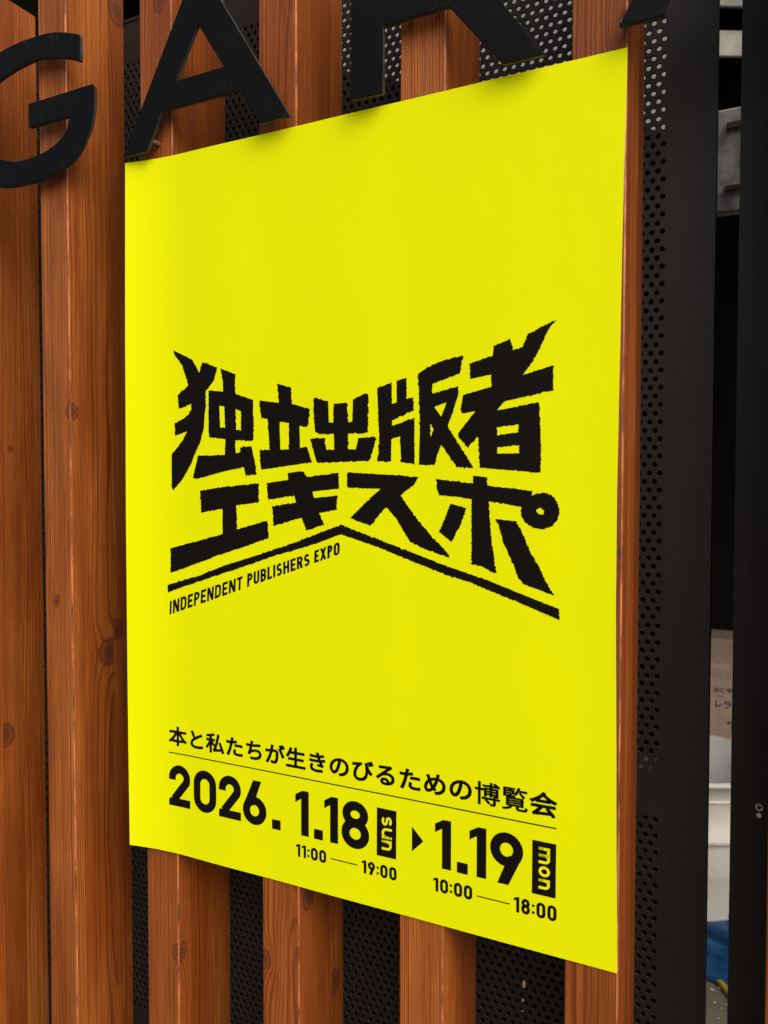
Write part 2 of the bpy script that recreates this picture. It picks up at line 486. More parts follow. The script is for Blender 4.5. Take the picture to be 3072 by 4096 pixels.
G = (catmull([(-50, 871.5), (-72.7, 879.3), (-90.6, 883.5), (-114.6, 885.6), (-143.6, 885.8), (-173.6, 882.6), (-200, 875), (-222, 858), (-236, 835), (-240, 807), (-236, 779), (-222, 756), (-200, 739), (-170, 729.5), (-135, 727), (-100, 728.5), (-67, 737.5), (-47.8, 750.6), (-32.9, 773.4), (-28, 793), (-27.9, 811)])
     + [(-31, 815), (-127, 815), (-129, 813), (-129, 790), (-127, 788), (-65.5, 788)]
     + catmull([(-66, 783), (-69.1, 776.8), (-77.5, 767.8), (-88.7, 762.2), (-102.8, 758.0), (-117, 755.8), (-139, 754.8), (-155.3, 756.2), (-176, 762.6), (-192, 770), (-203, 786), (-207, 807), (-203, 828), (-192, 843), (-174.3, 851.3), (-144.2, 857.6), (-115.1, 859.7), (-98.1, 857.6), (-80.1, 853.8), (-63.7, 848.8), (-49.5, 843)])
     + [(-47.9, 843.5), (-47.9, 868.5)])
letter([G], label='leftmost raised black metal letter G cut off by the left edge', bolts=[(-105, 870), (-100, 742), (-110, 800)])
Aout = rounded([(11.3, 730.5), (44.0, 730.5), (63.0, 766.2), (159.8, 766.2), (184.5, 730), (217.6, 729.8), (122.4 - 1, 884), (99 + 1, 884)], 2.2)
Ain = rounded([(111.0, 840.5), (141.8, 792.5), (82.2, 792.5)], 1.2)
letter([Aout, Ain], label='raised black metal letter A standing just above the yellow poster corner', bolts=[(48, 742), (190, 738)])
bowl_o = catmull([(400, 884), (428, 878), (443, 862), (446, 838), (440, 815), (424, 797), (414.4, 790)], 5)
R_ = [(281.5, 884)] + bowl_o + [(416, 785), (456, 728.8), (421.8, 728.8), (375.0, 787), (313.6, 787), (313.6, 729.6), (281.5, 730.6)]
Rin = [(313.6, 858)] + catmull([(395, 858), (409, 852), (414, 837), (409, 820), (395, 813)], 4) + [(313.6, 813)]
letter([rounded(R_, 2.0), Rin], label='raised black metal letter R above the right half of the poster', bolts=[(335, 794), (361, 794)])
letter([Aout, Ain], 500.7, 5.0, label='rightmost raised black metal letter, only its slanted foot in view', bolts=[(14.5 + 500.7, 741), (148 + 500.7, 784)])

# ------------------------------------------------------------------ the poster
def bend(x, z):                       # forward distance of the sheet from the slat fronts
    c = .0092 * min(2, max(0, (.085 - x) / .085)) ** 2
    wv = .0004 * (1 - math.cos(2 * PI * (x - (X0 + BW / 2)) / PITCH)) * (.6 + .4 * math.cos(z * 9 + x * 7))
    return .0012 + c + wv
def lerp(tab, z):
    tab = sorted(tab, key=lambda q: q[1])
    if z <= tab[0][1]: return tab[0][0]
    for a, b in zip(tab, tab[1:]):
        if z <= b[1]:
            t = (z - a[1]) / (b[1] - a[1]); t = t * t * (3 - 2 * t) * .35 + t * .65
            return a[0] + (b[0] - a[0]) * t
    return tab[-1][0]
LEFT = [(8.5, 728), (6.4, 532), (5.1, 346), (5.25, 157), (6.0, 1.4)]
RIGHT = [(516.9, 726), (514.4, 571), (512.4, 377), (512.4, 298), (514.3, 138), (516.2, -1.5)]
poster = empty('poster', (.26, -.0012, 0))
tag(poster, 'large bright yellow paper poster with black lettering taped across the slats', 'poster')
PO = Vector((.26, -.0012, 0))
NX, NZ = 104, 74
V, F, FM = [], [], []
for s, th in ((0, 0), (1, .00025)):
    for j in range(NZ + 1):
        for i in range(NX + 1):
            u, v = i / NX, j / NZ
            zt = 727.1 - 1.2 * u; zb = 1.0 - 2.7 * u
            z = zb + (zt - zb) * v
            xl, xr = lerp(LEFT, z), lerp(RIGHT, z)
            x = xl + (xr - xl) * u
            V.append(Vector((x / 1000, -bend(x / 1000, z / 1000) + th, z / 1000)) - PO)
M = (NX + 1) * (NZ + 1)
for j in range(NZ):
    for i in range(NX):
        a = j * (NX + 1) + i
        F.append((a, a + 1, a + NX + 2, a + NX + 1)); FM.append(0)
        F.append((M + a, M + a + NX + 1, M + a + NX + 2, M + a + 1)); FM.append(1)
def rim(ids):
    b = len(V)
    for q in ids: V.append(V[q])
    for q in ids: V.append(V[M + q])
    n = len(ids)
    for k in range(n - 1): F.append((b + k, b + k + 1, b + n + k + 1, b + n + k)); FM.append(1)
rim([i for i in range(NX + 1)][::-1]); rim([NZ * (NX + 1) + i for i in range(NX + 1)])
rim([j * (NX + 1) for j in range(NZ + 1)]); rim([j * (NX + 1) + NX for j in range(NZ + 1)][::-1])
obj('sheet', V, F, PAPER, poster, True, [PAPERW], FM)

SHX = -.0033                                             # the poster hangs a hair off level
def finish_print(name, verts, faces, mat=INK, lift=.00014):
    """verts in millimetres on the sheet; cut on a grid, then laid on the bent paper."""
    bm = bmesh.new()
    vv = [bm.verts.new((a / 1000, 0, b / 1000)) for a, b in verts]
    for f in faces:
        try: bm.faces.new([vv[i] for i in f])
        except ValueError: pass
    bmesh.ops.remove_doubles(bm, verts=bm.verts, dist=1e-7)
    xs = [v.co.x for v in bm.verts]
    x = math.ceil(min(xs) / .005) * .005
    while x < max(xs):
        bmesh.ops.bisect_plane(bm, geom=bm.verts[:] + bm.edges[:] + bm.faces[:], plane_co=(x, 0, 0), plane_no=(1, 0, 0), dist=1e-7); x += .005
    zs = [v.co.z for v in bm.verts]; z = math.ceil(min(zs) / .03) * .03
    while z < max(zs):
        bmesh.ops.bisect_plane(bm, geom=bm.verts[:] + bm.edges[:] + bm.faces[:], plane_co=(0, 0, z), plane_no=(0, 0, 1), dist=1e-7); z += .03
    for v in bm.verts: v.co = Vector((v.co.x, -bend(v.co.x, v.co.z) - lift, v.co.z)) - PO
    bm.normal_update()
    for f in bm.faces:
        if f.normal.y > 0: f.normal_flip()
    return from_bm(name, bm, mat, poster, True)

def rough_loop(l, amp=.33, step=1.15, rnd=random.Random(3)):
    out = []; n = len(l)
    for i in range(n):
        a, b = Vector(l[i]), Vector(l[(i + 1) % n]); d = b - a
        k = max(1, round(d.length / step)); nn = Vector((d.y, -d.x)).normalized() if d.length else Vector((0, 0))
        calm = rnd.random() < .3
        for q in range(k):
            t = q / k + (rnd.uniform(-.25, .25) / k if q else 0)
            j = 0 if q == 0 else rnd.gauss(0, amp * (.45 if calm else 1))
            out.append(tuple(a + d * t + nn * j))
    return out
def poly_print(name, loops, mat=INK, lift=.00014):
    vl = [[Vector((a, b, 0)) for a, b in l] for l in loops]
    flat = [(v.x, v.y) for l in vl for v in l]
    return finish_print(name, flat, [tuple(t) for t in geometry.tessellate_polygon(vl)], mat, lift)
LOGO = [
  ([(65.3, 528.6), (90.5, 516.7), (98.9, 503.3), (102.5, 513.3), (108.0, 512.3), (122.0, 506.6), (117.2, 493.8), (106.9, 483.8), (107.1, 468.8), (105.4, 460.2), (104.2, 446.5), (100.0, 434.1), (93.5, 422.9), (86.1, 409.1), (77.0, 396.5), (72.2, 391.4), (63.3, 383.7), (61.8, 387.6), (62.1, 421.6), (70.1, 428.5), (77.5, 437.2), (82.1, 444.1), (66.6, 440.3), (66.4, 453.4), (77.7, 457.5), (85.0, 462.3), (88.3, 467.2), (87.6, 472.6), (76.2, 468.4), (71.7, 468.3), (70.2, 481.9), (84.2, 491.3), (81.4, 500.3), (76.7, 512.0), (71.1, 518.7), (66.8, 523.4)], []),
  ([(125.9, 505.9), (144.2, 498.9), (143.4, 487.9), (144.1, 479.4), (165.2, 472.6), (165.2, 433.6), (162.0, 432.3), (143.7, 433.9), (143.6, 421.3), (149.3, 421.8), (149.1, 426.7), (154.6, 427.5), (163.0, 426.8), (166.2, 414.2), (168.6, 399.7), (155.8, 398.8), (153.4, 406.9), (131.0, 403.3), (110.8, 398.8), (94.8, 395.4), (89.2, 396.4), (92.0, 405.3), (96.3, 419.1), (130.4, 419.5), (131.3, 435.1), (111.2, 437.5), (110.1, 443.2), (110.6, 484.8), (129.0, 482.6), (128.5, 493.7)], [[(124.0, 468.9), (130.1, 467.8), (131.0, 446.5), (124.8, 447.0)], [(144.0, 464.7), (150.4, 462.0), (150.5, 443.8), (144.7, 443.9)]]),
  ([(193.3, 486.9), (209.1, 482.1), (209.9, 466.6), (230.4, 461.0), (227.6, 443.9), (218.5, 445.7), (218.9, 424.6), (226.8, 425.4), (230.2, 416.8), (232.0, 410.6), (211.4, 408.3), (174.5, 404.1), (172.5, 412.9), (172.6, 423.4), (184.4, 423.6), (181.7, 453.6), (174.5, 454.4), (172.1, 471.9), (194.7, 468.5)], [[(196.0, 450.3), (206.2, 448.5), (206.5, 429.0), (206.1, 423.4), (196.6, 423.3), (195.9, 438.8)]]),
  ([(234.2, 470.6), (237.3, 471.3), (250.4, 466.7), (251.0, 447.2), (255.7, 447.5), (256.1, 464.6), (270.5, 464.9), (271.6, 446.9), (275.9, 447.1), (276.6, 467.4), (286.6, 471.4), (290.5, 472.5), (292.6, 471.4), (292.0, 436.9), (283.8, 436.3), (271.5, 436.7), (271.4, 422.3), (279.5, 421.6), (282.1, 432.2), (286.5, 432.3), (297.7, 433.2), (300.3, 431.4), (299.0, 426.7), (294.4, 412.8), (292.4, 411.0), (283.8, 411.1), (268.5, 410.6), (237.7, 410.0), (234.3, 420.2), (230.3, 433.1), (246.6, 433.2), (248.2, 422.2), (256.7, 422.1), (256.4, 436.6), (241.9, 436.8), (235.8, 439.3), (234.5, 455.0)], []),
  ([(301.3, 476.8), (315.7, 480.9), (316.0, 461.6), (320.6, 462.6), (320.6, 482.1), (330.3, 484.2), (330.3, 465.6), (336.9, 466.7), (337.5, 454.9), (316.0, 446.9), (316.2, 442.2), (337.9, 448.7), (338.2, 407.5), (324.5, 409.8), (324.3, 432.5), (315.5, 430.2), (315.2, 410.1), (301.6, 410.5), (303.3, 430.1), (302.2, 455.8)], []),
  ([(340.9, 486.6), (350.2, 492.2), (366.1, 497.3), (383.4, 499.6), (380.7, 484.6), (355.1, 477.3), (354.6, 468.5), (379.0, 473.9), (379.6, 468.1), (374.6, 452.8), (369.9, 441.8), (369.9, 439.0), (381.9, 421.4), (393.9, 403.2), (377.8, 404.6), (363.6, 424.1), (360.2, 416.3), (357.2, 406.4), (342.3, 406.9), (343.1, 440.5), (342.2, 468.9)], [[(356.8, 457.2), (368.4, 460.6), (363.5, 448.6)], [(353.2, 442.4), (356.2, 438.0), (353.2, 430.0)]]),
  ([(389.7, 492.6), (410.1, 497.9), (410.6, 505.6), (425.2, 510.4), (427.4, 501.1), (435.7, 502.9), (440.0, 513.2), (453.4, 518.9), (463.7, 522.9), (457.1, 515.4), (450.8, 502.3), (445.0, 491.1), (437.5, 482.0), (435.8, 479.7), (461.0, 486.3), (461.7, 465.9), (439.8, 462.2), (420.5, 458.9), (416.6, 454.8), (414.1, 451.6), (430.0, 454.1), (449.8, 457.0), (451.0, 436.8), (451.8, 415.6), (451.1, 399.0), (429.2, 401.0), (398.8, 403.8), (397.8, 427.6), (397.0, 430.1), (388.1, 420.7), (379.2, 430.9), (379.2, 433.7), (394.8, 451.9), (383.0, 450.2), (381.2, 453.6), (383.8, 466.2), (408.8, 471.7), (408.7, 482.0), (390.0, 479.3)], [[(414.1, 437.5), (432.5, 439.4), (432.5, 432.6), (414.4, 431.0)], [(414.5, 420.7), (433.3, 422.2), (433.3, 415.4), (414.5, 415.5)]]),
  ([(98.7, 383.3), (129.3, 387.7), (171.2, 391.1), (171.1, 372.3), (144.1, 368.9), (144.9, 345.2), (181.2, 354.6), (182.6, 337.7), (160.5, 330.4), (122.5, 318.5), (59.8, 297.3), (59.5, 323.5), (126.9, 339.8), (127.1, 365.4), (100.1, 360.8)], []),
  ([(180.7, 391.3), (205.7, 394.2), (205.0, 401.0), (219.8, 402.4), (223.7, 401.6), (226.4, 396.8), (261.5, 400.6), (261.5, 385.8), (232.8, 383.1), (234.5, 376.9), (259.9, 379.5), (259.4, 366.3), (240.3, 362.7), (246.0, 352.1), (225.8, 346.1), (220.3, 358.3), (188.4, 349.3), (186.7, 368.5), (214.1, 372.7), (212.4, 379.1), (181.7, 374.7)], []),
  ([(270.4, 400.9), (281.8, 400.3), (293.0, 399.6), (321.4, 397.9), (341.9, 396.2), (338.0, 389.7), (324.1, 379.8), (341.3, 358.5), (354.4, 344.4), (366.0, 334.1), (372.4, 326.3), (367.3, 327.1), (347.3, 332.9), (333.5, 339.0), (320.1, 359.3), (310.5, 369.5), (303.9, 362.7), (294.3, 352.0), (273.3, 358.7), (290.2, 373.6), (304.6, 385.8), (290.2, 386.2), (273.3, 386.6), (270.5, 387.2)], []),
  ([(358.4, 394.6), (369.6, 393.2), (393.0, 390.5), (393.1, 397.1), (405.7, 395.9), (405.9, 388.5), (444.7, 384.5), (444.2, 380.4), (448.7, 382.3), (454.3, 382.9), (461.0, 380.5), (465.5, 375.2), (467.2, 368.6), (466.2, 360.9), (461.2, 355.2), (452.9, 352.8), (445.5, 353.8), (438.6, 358.1), (435.4, 364.8), (435.3, 371.0), (422.3, 373.1), (407.4, 375.3), (408.7, 352.9), (410.6, 336.9), (414.3, 314.6), (409.5, 315.5), (401.6, 319.8), (391.8, 321.3), (391.6, 377.1), (378.5, 378.9), (362.0, 379.9), (359.4, 386.1)], [[(447.9, 368.4), (451.6, 370.6), (454.6, 367.9), (453.9, 364.8), (450.5, 365.1)]]),
  ([(372.2, 373.0), (387.2, 369.6), (382.3, 355.8), (373.6, 339.7), (361.4, 348.4), (367.2, 360.2)], []),
  ([(413.1, 360.5), (431.1, 359.1), (434.6, 353.5), (443.4, 333.5), (451.4, 320.4), (456.0, 310.5), (464.1, 298.4), (456.0, 301.0), (437.8, 306.7), (433.1, 311.6), (429.6, 321.6), (420.1, 340.6), (416.5, 353.1)], []),
  ([(55.5, 284.7), (98.6, 297.2), (125.5, 307.3), (170.8, 320.9), (213.9, 334.5), (234.8, 342.2), (263.7, 352.5), (273.2, 349.3), (301.2, 340.5), (328.2, 331.6), (372.4, 317.8), (404.7, 308.9), (436.7, 298.2), (467.8, 287.8), (467.9, 278.9), (440.2, 288.8), (415.0, 297.4), (388.7, 306.3), (371.1, 310.1), (333.5, 322.1), (301.2, 333.1), (273.2, 340.9), (263.7, 343.6), (234.7, 333.4), (185.3, 319.1), (151.4, 307.9), (109.8, 294.6), (74.3, 283.1), (55.9, 276.6)], []),
]

for outer, holes in LOGO:
    poly_print('logo_mark', [rough_loop(outer)] + [rough_loop(h, .25) for h in holes])

# stroke lettering --------------------------------------------------
class Pen:
    def __init__(s, fn=lambda x, z: (x, z)): s.v, s.f, s.fn = [], [], fn
    def strip(s, pts, t, closed=False):
        P = [Vector(p) for p in pts]; n = len(P); L, R = [], []
        for i in range(n):
            a = P[(i - 1) % n] if (i or closed) else P[0]; b = P[(i + 1) % n] if (i < n - 1 or closed) else P[-1]
            d0 = (P[i] - a); d1 = (b - P[i])
            if d0.length < 1e-9: d0 = d1
            if d1.length < 1e-9: d1 = d0
            d0, d1 = d0.normalized(), d1.normalized()
            m = (d0 + d1).normalized(); nn = Vector((-m.y, m.x)); c = max(.35, nn.dot(Vector((-d0.y, d0.x))))
            L.append(P[i] + nn * t / 2 / c); R.append(P[i] - nn * t / 2 / c)
        b0 = len(s.v); s.v += [s.fn(p.x, p.y) for p in L] + [s.fn(p.x, p.y) for p in R]
        for i in range(n if closed else n - 1):
            j = (i + 1) % n; s.f.append((b0 + i, b0 + j, b0 + n + j, b0 + n + i))
    def poly(s, pts):
        b0 = len(s.v); s.v += [s.fn(*p) for p in pts]; s.f.append(tuple(range(b0, b0 + len(pts))))
def arc(cx, cz, rx, rz, a0, a1, n=14):
    return [(cx + rx * math.cos(math.radians(a0 + (a1 - a0) * k / n)), cz + rz * math.sin(math.radians(a0 + (a1 - a0) * k / n))) for k in range(n + 1)]
def glyph(pen, ch, x0, x1, zb, zt, t):
    W, H = x1 - x0, zt - zb; h = t / 2; cx = (x0 + x1) / 2
    a, b, lo, hi = x0 + h, x1 - h, zb + h, zt - h        # centreline box
    r = (b - a) / 2
    S = pen.strip
    if ch == '0' or ch == 'O':
        rz = min(r * 1.0, (hi - lo) / 2)
        S(arc(cx, hi - rz, r, rz, 0, 180) + arc(cx, lo + rz, r, rz, 180, 360), t, True)
    elif ch == '1':
        pen.poly([(x1, zt), (x1, zb), (x1 - t, zb), (x1 - t, zt - .185 * H)][::1]); pen.poly([(x1 - t, zt - .185 * H), (x0, zt - .285 * H), (x0, zt - .105 * H), (x1 - t * .85, zt), (x1, zt)])
    elif ch == '2':
        S([(a, hi - r * 1.25)] + arc(cx, hi - r, r, r, 180, -22, 18) + [(x0 + t * .74, zb + t * .80)], t)
        pen.poly([(x0, zb), (x1, zb), (x1, zb + t * .97), (x0 + t * .2, zb + t * .97), (x0, zb + t * .72)])
    elif ch in '69':
        f = (lambda x, z: (x, z)) if ch == '6' else (lambda x, z: (x0 + x1 - x, zb + zt - z))
        q = Pen(lambda x, z: pen.fn(*f(x, z)))
        rz = r * 1.02; cz = lo + rz
        q.strip(arc(cx, cz, r, rz, 0, 360, 30)[:-1], t, True)
        tx, tz = cx + r * math.cos(math.radians(152)), cz + rz * math.sin(math.radians(152))
        q.poly([(x0 + W * .44, zt), (x0 + W * .44 + t * 1.12, zt), (tx + t * .62 + W * .06, tz + .0), (tx - t * .46, tz + .02 * H)])
        b0 = len(pen.v); pen.v += q.v; pen.f += [tuple(b0 + i for i in f_) for f_ in q.f]
    elif ch == '8':
        zc = zb + H * .535
        r2 = r * .90; S(arc(cx, (zc + hi) / 2, r2, (hi - zc) / 2, 0, 360, 28)[:-1], t, True)
        S(arc(cx, (zc + lo) / 2, r, (zc - lo) / 2, 0, 360, 28)[:-1], t, True)
    elif ch == '.': pen.poly([(x0, zb), (x1, zb), (x1, zt), (x0, zt)])
    elif ch == ':':
        for f in (.16, .60): pen.poly([(x0, zb + H * f), (x1, zb + H * f), (x1, zb + H * f + (x1 - x0)), (x0, zb + H * f + (x1 - x0))])
    elif ch == 'I': S([(cx, zb), (cx, zt)], t)
    elif ch == 'L': S([(a, zt), (a, lo), (x1, lo)], t)
    elif ch == 'T': S([(x0, hi), (x1, hi)], t); S([(cx, zb), (cx, hi)], t)
    elif ch == 'E': S([(x1, hi), (a, hi), (a, lo), (x1, lo)], t); S([(a, (lo + hi) / 2), (x1 - W * .1, (lo + hi) / 2)], t)
    elif ch == 'H': S([(a, zb), (a, zt)], t); S([(b, zb), (b, zt)], t); S([(a, (lo + hi) / 2), (b, (lo + hi) / 2)], t)
    elif ch == 'N': S([(a, zb), (a, zt)], t); S([(b, zb), (b, zt)], t); pen.poly([(x0, zt), (x0 + t * 1.15, zt), (x1, zb), (x1 - t * 1.15, zb)])
    elif ch == 'X':
        pen.poly([(x0, zt), (x0 + t * 1.0, zt), (x1, zb), (x1 - t * 1.0, zb)]); pen.poly([(x1, zt), (x1 - t * 1.0, zt), (x0, zb), (x0 + t * 1.0, zb)])
    elif ch == 'U': S([(a, zt)] + arc(cx, lo + r, r, r, 180, 360, 10) + [(b, zt)], t)
    elif ch == 'D': S([(a, lo), (a, hi)] + arc(b - r * 1.1, hi - r, r * 1.1, r, 90, 0, 6) + arc(b - r * 1.1, lo + r, r * 1.1, r, 0, -90, 6), t, True)
    elif ch in 'PRB':
        zm = (lo + hi) / 2; ra = (hi - zm) / 2
        S([(a, zb), (a, zt)], t); S([(a, hi)] + arc(b - ra, zm + ra, ra, ra, 90, -90, 8) + [(a, zm)], t)
        if ch == 'R': pen.poly([(cx - t * .3, zm), (cx + t * .8, zm), (x1, zb), (x1 - t * 1.12, zb)])
        if ch == 'B': S([(a, zm)] + arc(b - ra, lo + ra, ra, ra, 90, -90, 8) + [(a, lo)], t)
    elif ch == 'S' or ch == 's':
        zm = (lo + hi) / 2; ra = (hi - zm) / 2
        S(arc(cx, hi - ra, r, ra, 25, 180, 8) + arc(cx, zm + ra, r, ra, 190, 262, 3) + arc(cx, zm - ra, r, ra, 82, 10, 3)[0:] + arc(cx, lo + ra, r, ra, 0, -155, 8), t)
    elif ch == 'o': S(arc(cx, (lo + hi) / 2, r, (hi - lo) / 2, 0, 360, 24)[:-1], t, True)
    elif ch == 'u': S([(a, zt)] + arc(cx, lo + r, r, r, 180, 360, 10) + [(b, hi)], t); S([(b, zb), (b, zt)], t)
    elif ch == 'n': S([(a, zb)] + [(a, hi - r)] + arc(cx, hi - r, r, r, 180, 0, 10) + [(b, zb)], t); S([(a, zb), (a, zt)], t)
    elif ch == 'm':
        glyph(pen, 'n', x0, cx + h, zb, zt, t); glyph(pen, 'n', cx - h, x1, zb, zt, t)
def print_pen(name, pen, mat=INK, lift=.00014):
    # strokes of one glyph may overlap: give each a hair of its own height
    return finish_print(name, pen.v, pen.f, mat, lift)

def sk(x, z): return (x, z + SHX * x)                      # text baseline follows the tilt
BZ, CZ = 51.6, 95.4
for ch, xa, xb in (('2', 55.3, 83), ('0', 87.8, 117), ('2', 120.4, 147.8), ('6', 150.2, 178.5), ('.', 185.2, 195.2), ('1', 212.4, 227.6), ('.', 233.5, 243.4),
                   ('1', 245, 260), ('8', 263.7, 293), ('1', 358.6, 373.9), ('.', 379.4, 389.5), ('1', 391, 406.3), ('9', 409.8, 438.8)):
    p = Pen(sk)
    if ch == '.': glyph(p, ch, xa, xb, BZ - .2, BZ + 9.4, 1)
    elif ch in '689': glyph(p, ch, xa, xb, BZ - .6, CZ + .4, 8.7)
    else: glyph(p, ch, xa, xb, BZ, CZ, 8.7 if ch != '1' else 8.6)
    print_pen('date_digit' if ch != '.' else 'date_point', p)
# opening times
def times(text, xa, xb, zb, zt):
    p = Pen(sk); H = zt - zb
    ws = {'1': .38, ':': .17}; gap = .13
    rel = [ws.get(c, .60) for c in text]; tot = sum(rel) + gap * (len(text) - 1); s = (xb - xa) / tot; x = xa
    for c, wr in zip(text, rel): glyph(p, c, x, x + wr * s, zb, zt, 2.65 if c != ':' else 2.4); x += (wr + gap) * s
    print_pen('opening_time', p)
times('11:00', 213.0, 247.0, 30.0, 42.3); times('19:00', 285.3, 321.0, 30.0, 42.2)
times('10:00', 357.1, 393.7, 29.8, 42.3); times('18:00', 430.9, 467.3, 29.4, 42.6)
for xa, xb, z in ((251.9, 280.8, 36.1), (397.7, 427.4, 34.9)):
    p = Pen(sk); p.poly([(xa, z - .5), (xb, z - .5), (xb, z + .5), (xa, z + .5)]); print_pen('dash_line', p)
p = Pen(sk); p.poly([(55.4, 107.1), (466.7, 107.1), (466.7, 108.2), (55.4, 108.2)]); print_pen('rule_line', p)
poly_print('arrow_mark', [[(336.2, 82.4), (347.4, 71.0), (336.2, 59.7)]])
# weekday boxes with rotated yellow words
for quad, word, xa, xb, za, zb_, spans in (
    ([(301.0, 93.5), (320.8, 93.2), (320.5, 48.9), (300.8, 48.9)], 'sun', 305.9, 316.2, 86.4, 55.4, (0, .27, .34, .66, .71, 1)),
    ([(446.6, 93.0), (466.6, 92.8), (466.4, 47.4), (446.4, 47.5)], 'mon', 452.0, 461.6, 88.2, 52.9, (0, .39, .45, .70, .76, 1))):
    poly_print('weekday_box', [quad])
    p = Pen(lambda u, v: (xa + v, za - u))                 # u runs down the sheet, v to the right
    Lw = za - zb_
    for c, s0, s1 in zip(word, spans[::2], spans[1::2]): glyph(p, c, s0 * Lw, s1 * Lw, 0, xb - xa, 2.3)
    print_pen('weekday_word', p, KNOCK, .00026)
# slanted English line under the left arm of the logo
REL = dict(I=.20, N=.62, D=.58, E=.50, P=.54, T=.50, U=.58, B=.57, L=.47, S=.54, H=.60, R=.57, X=.66, O=.62)
for word, q in (('INDEPENDENT', [(57.6, 253.4), (58.2, 267.7), (151.3, 298.9), (150.6, 285.6)]), ('PUBLISHERS', [(156.6, 288.1), (157.0, 301.2), (229.3, 324.6), (229.5, 313.2)]),
                ('EXPO', [(234.4, 315.3), (234.8, 327.0), (262.2, 336.6), (262.3, 324.8)])):
    (ax, az), (bx, bz), (cx_, cz_), (dx_, dz_) = q
    Wd = dx_ - ax
    def fn(x, z, q=q, Wd=Wd):
        u, v = x / Wd, z
        (ax, az), (bx, bz), (cx_, cz_), (dx_, dz_) = q
        H = 12.6
        v = v / H
        return ((ax * (1 - u) + dx_ * u) * (1 - v) + (bx * (1 - u) + cx_ * u) * v, (az * (1 - u) + dz_ * u) * (1 - v) + (bz * (1 - u) + cz_ * u) * v)
    p = Pen(fn); gap = .12
    tot = sum(REL[c] for c in word) + gap * (len(word) - 1); s = Wd / tot; x = 0
    for c in word: glyph(p, c, x, x + REL[c] * s, 0, 12.6, 2.5); x += (REL[c] + gap) * s
    print_pen('english_word', p)

# Japanese line, from Blender's own built-in typeface
def type_glyph(ch, size, off, bold=0):
    c = bpy.data.curves.new('t', 'FONT'); c.body = ch; c.size = size; c.offset = off; c.resolution_u = 4; c.fill_mode = 'FRONT'
    o = bpy.data.objects.new('t', c); COL.objects.link(o)
    bpy.context.view_layer.update()
    me = bpy.data.meshes.new_from_object(o.evaluated_get(bpy.context.evaluated_depsgraph_get()))
    v = [(q.co.x, q.co.y) for q in me.vertices]; f = [tuple(pl.vertices) for pl in me.polygons]
    if bold:
        from collections import Counter
        cnt = Counter(tuple(sorted((p[i], p[(i + 1) % len(p)]))) for p in f for i in range(len(p)))
        for (a, b), k in cnt.items():
            if k != 1: continue
            A, B = Vector(v[a]), Vector(v[b]); d = B - A
            if d.length < 1e-6: continue
            d = d.normalized(); n = Vector((-d.y, d.x)) * bold; e = d * bold * .55; b0 = len(v)
            v += [tuple(A - e - n), tuple(B + e - n), tuple(B + e + n), tuple(A - e + n)]; f.append((b0, b0 + 1, b0 + 2, b0 + 3))
    bpy.data.objects.remove(o); bpy.data.curves.remove(c); bpy.data.meshes.remove(me)
    return v, f
JP = '本と私たちが生きのびるための博覧会'
REFW = None
for i, ch in enumerate(JP):
    v, f = type_glyph(ch, 22.0, 0, .42 if ch in '博覧' else .66)
    if not v: continue
    if REFW is None:                                       # em box from the first kanji
        REFW = (min(a for a, b in v) + max(a for a, b in v)) / 2; REFZ = (min(b for a, b in v) + max(b for a, b in v)) / 2
    cx = 67.2 + 24.27 * i
    finish_print('tagline_glyph', [sk(cx + (a - REFW) * 1.08, 125.9 + (b - REFZ) * .965) for a, b in v], f)

# ------------------------------------------------------------------ behind the screen
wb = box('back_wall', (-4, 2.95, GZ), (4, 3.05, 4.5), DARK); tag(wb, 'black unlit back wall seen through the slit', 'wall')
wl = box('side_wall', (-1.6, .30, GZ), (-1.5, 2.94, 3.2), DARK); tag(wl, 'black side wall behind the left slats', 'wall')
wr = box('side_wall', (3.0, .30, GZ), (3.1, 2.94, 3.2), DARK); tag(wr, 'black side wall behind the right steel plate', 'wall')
rf = box('shade_roof', (-1.49, .75, 2.30), (2.99, 2.94, 2.37), DARK); tag(rf, 'dark unseen roof added over the store to hold back light', 'roof')  # added out of view to keep sun and sky off the boxes
# pale board whose lower edge runs back at an angle
A_, B_ = Vector((-.02, .334, 1.0)), Vector((.440, .816, 1.0))
dv = (B_ - A_).normalized(); nv = Vector((dv.y, -dv.x, 0)) * .012
bm = bmesh.new()
vv = [bm.verts.new(q) for q in (A_, B_, B_ + nv, A_ + nv)]; vt = [bm.verts.new(Vector(q.co) + Vector((0, 0, .75))) for q in vv]
bm.faces.new(vv); bm.faces.new(vt)
for i in range(4): bm.faces.new((vv[i], vv[(i + 1) % 4], vt[(i + 1) % 4], vt[i]))
bmesh.ops.recalc_face_normals(bm, faces=bm.faces)
tag(from_bm('grey_board', bm, GREYB), 'pale grey board glimpsed through the upper round holes', 'board')
# concrete beams seen at the top of the slit
def beam(z0, z1, lab):
    o = box('concrete_beam', (-.5, 0, z0 - 1.5), (.9, .012, z1 - 1.5), CONC, None, .003)
    o.location = (.53, 1.5, 1.5); o.rotation_euler = (0, 0, math.radians(28))
    tag(o, lab, 'beam', 'pale concrete beams behind the slit')
beam(1.446, 1.508, 'lower pale pitted concrete beam near the top of the slit')
beam(1.566, 1.66, 'topmost concrete beam at the upper end of the slit')
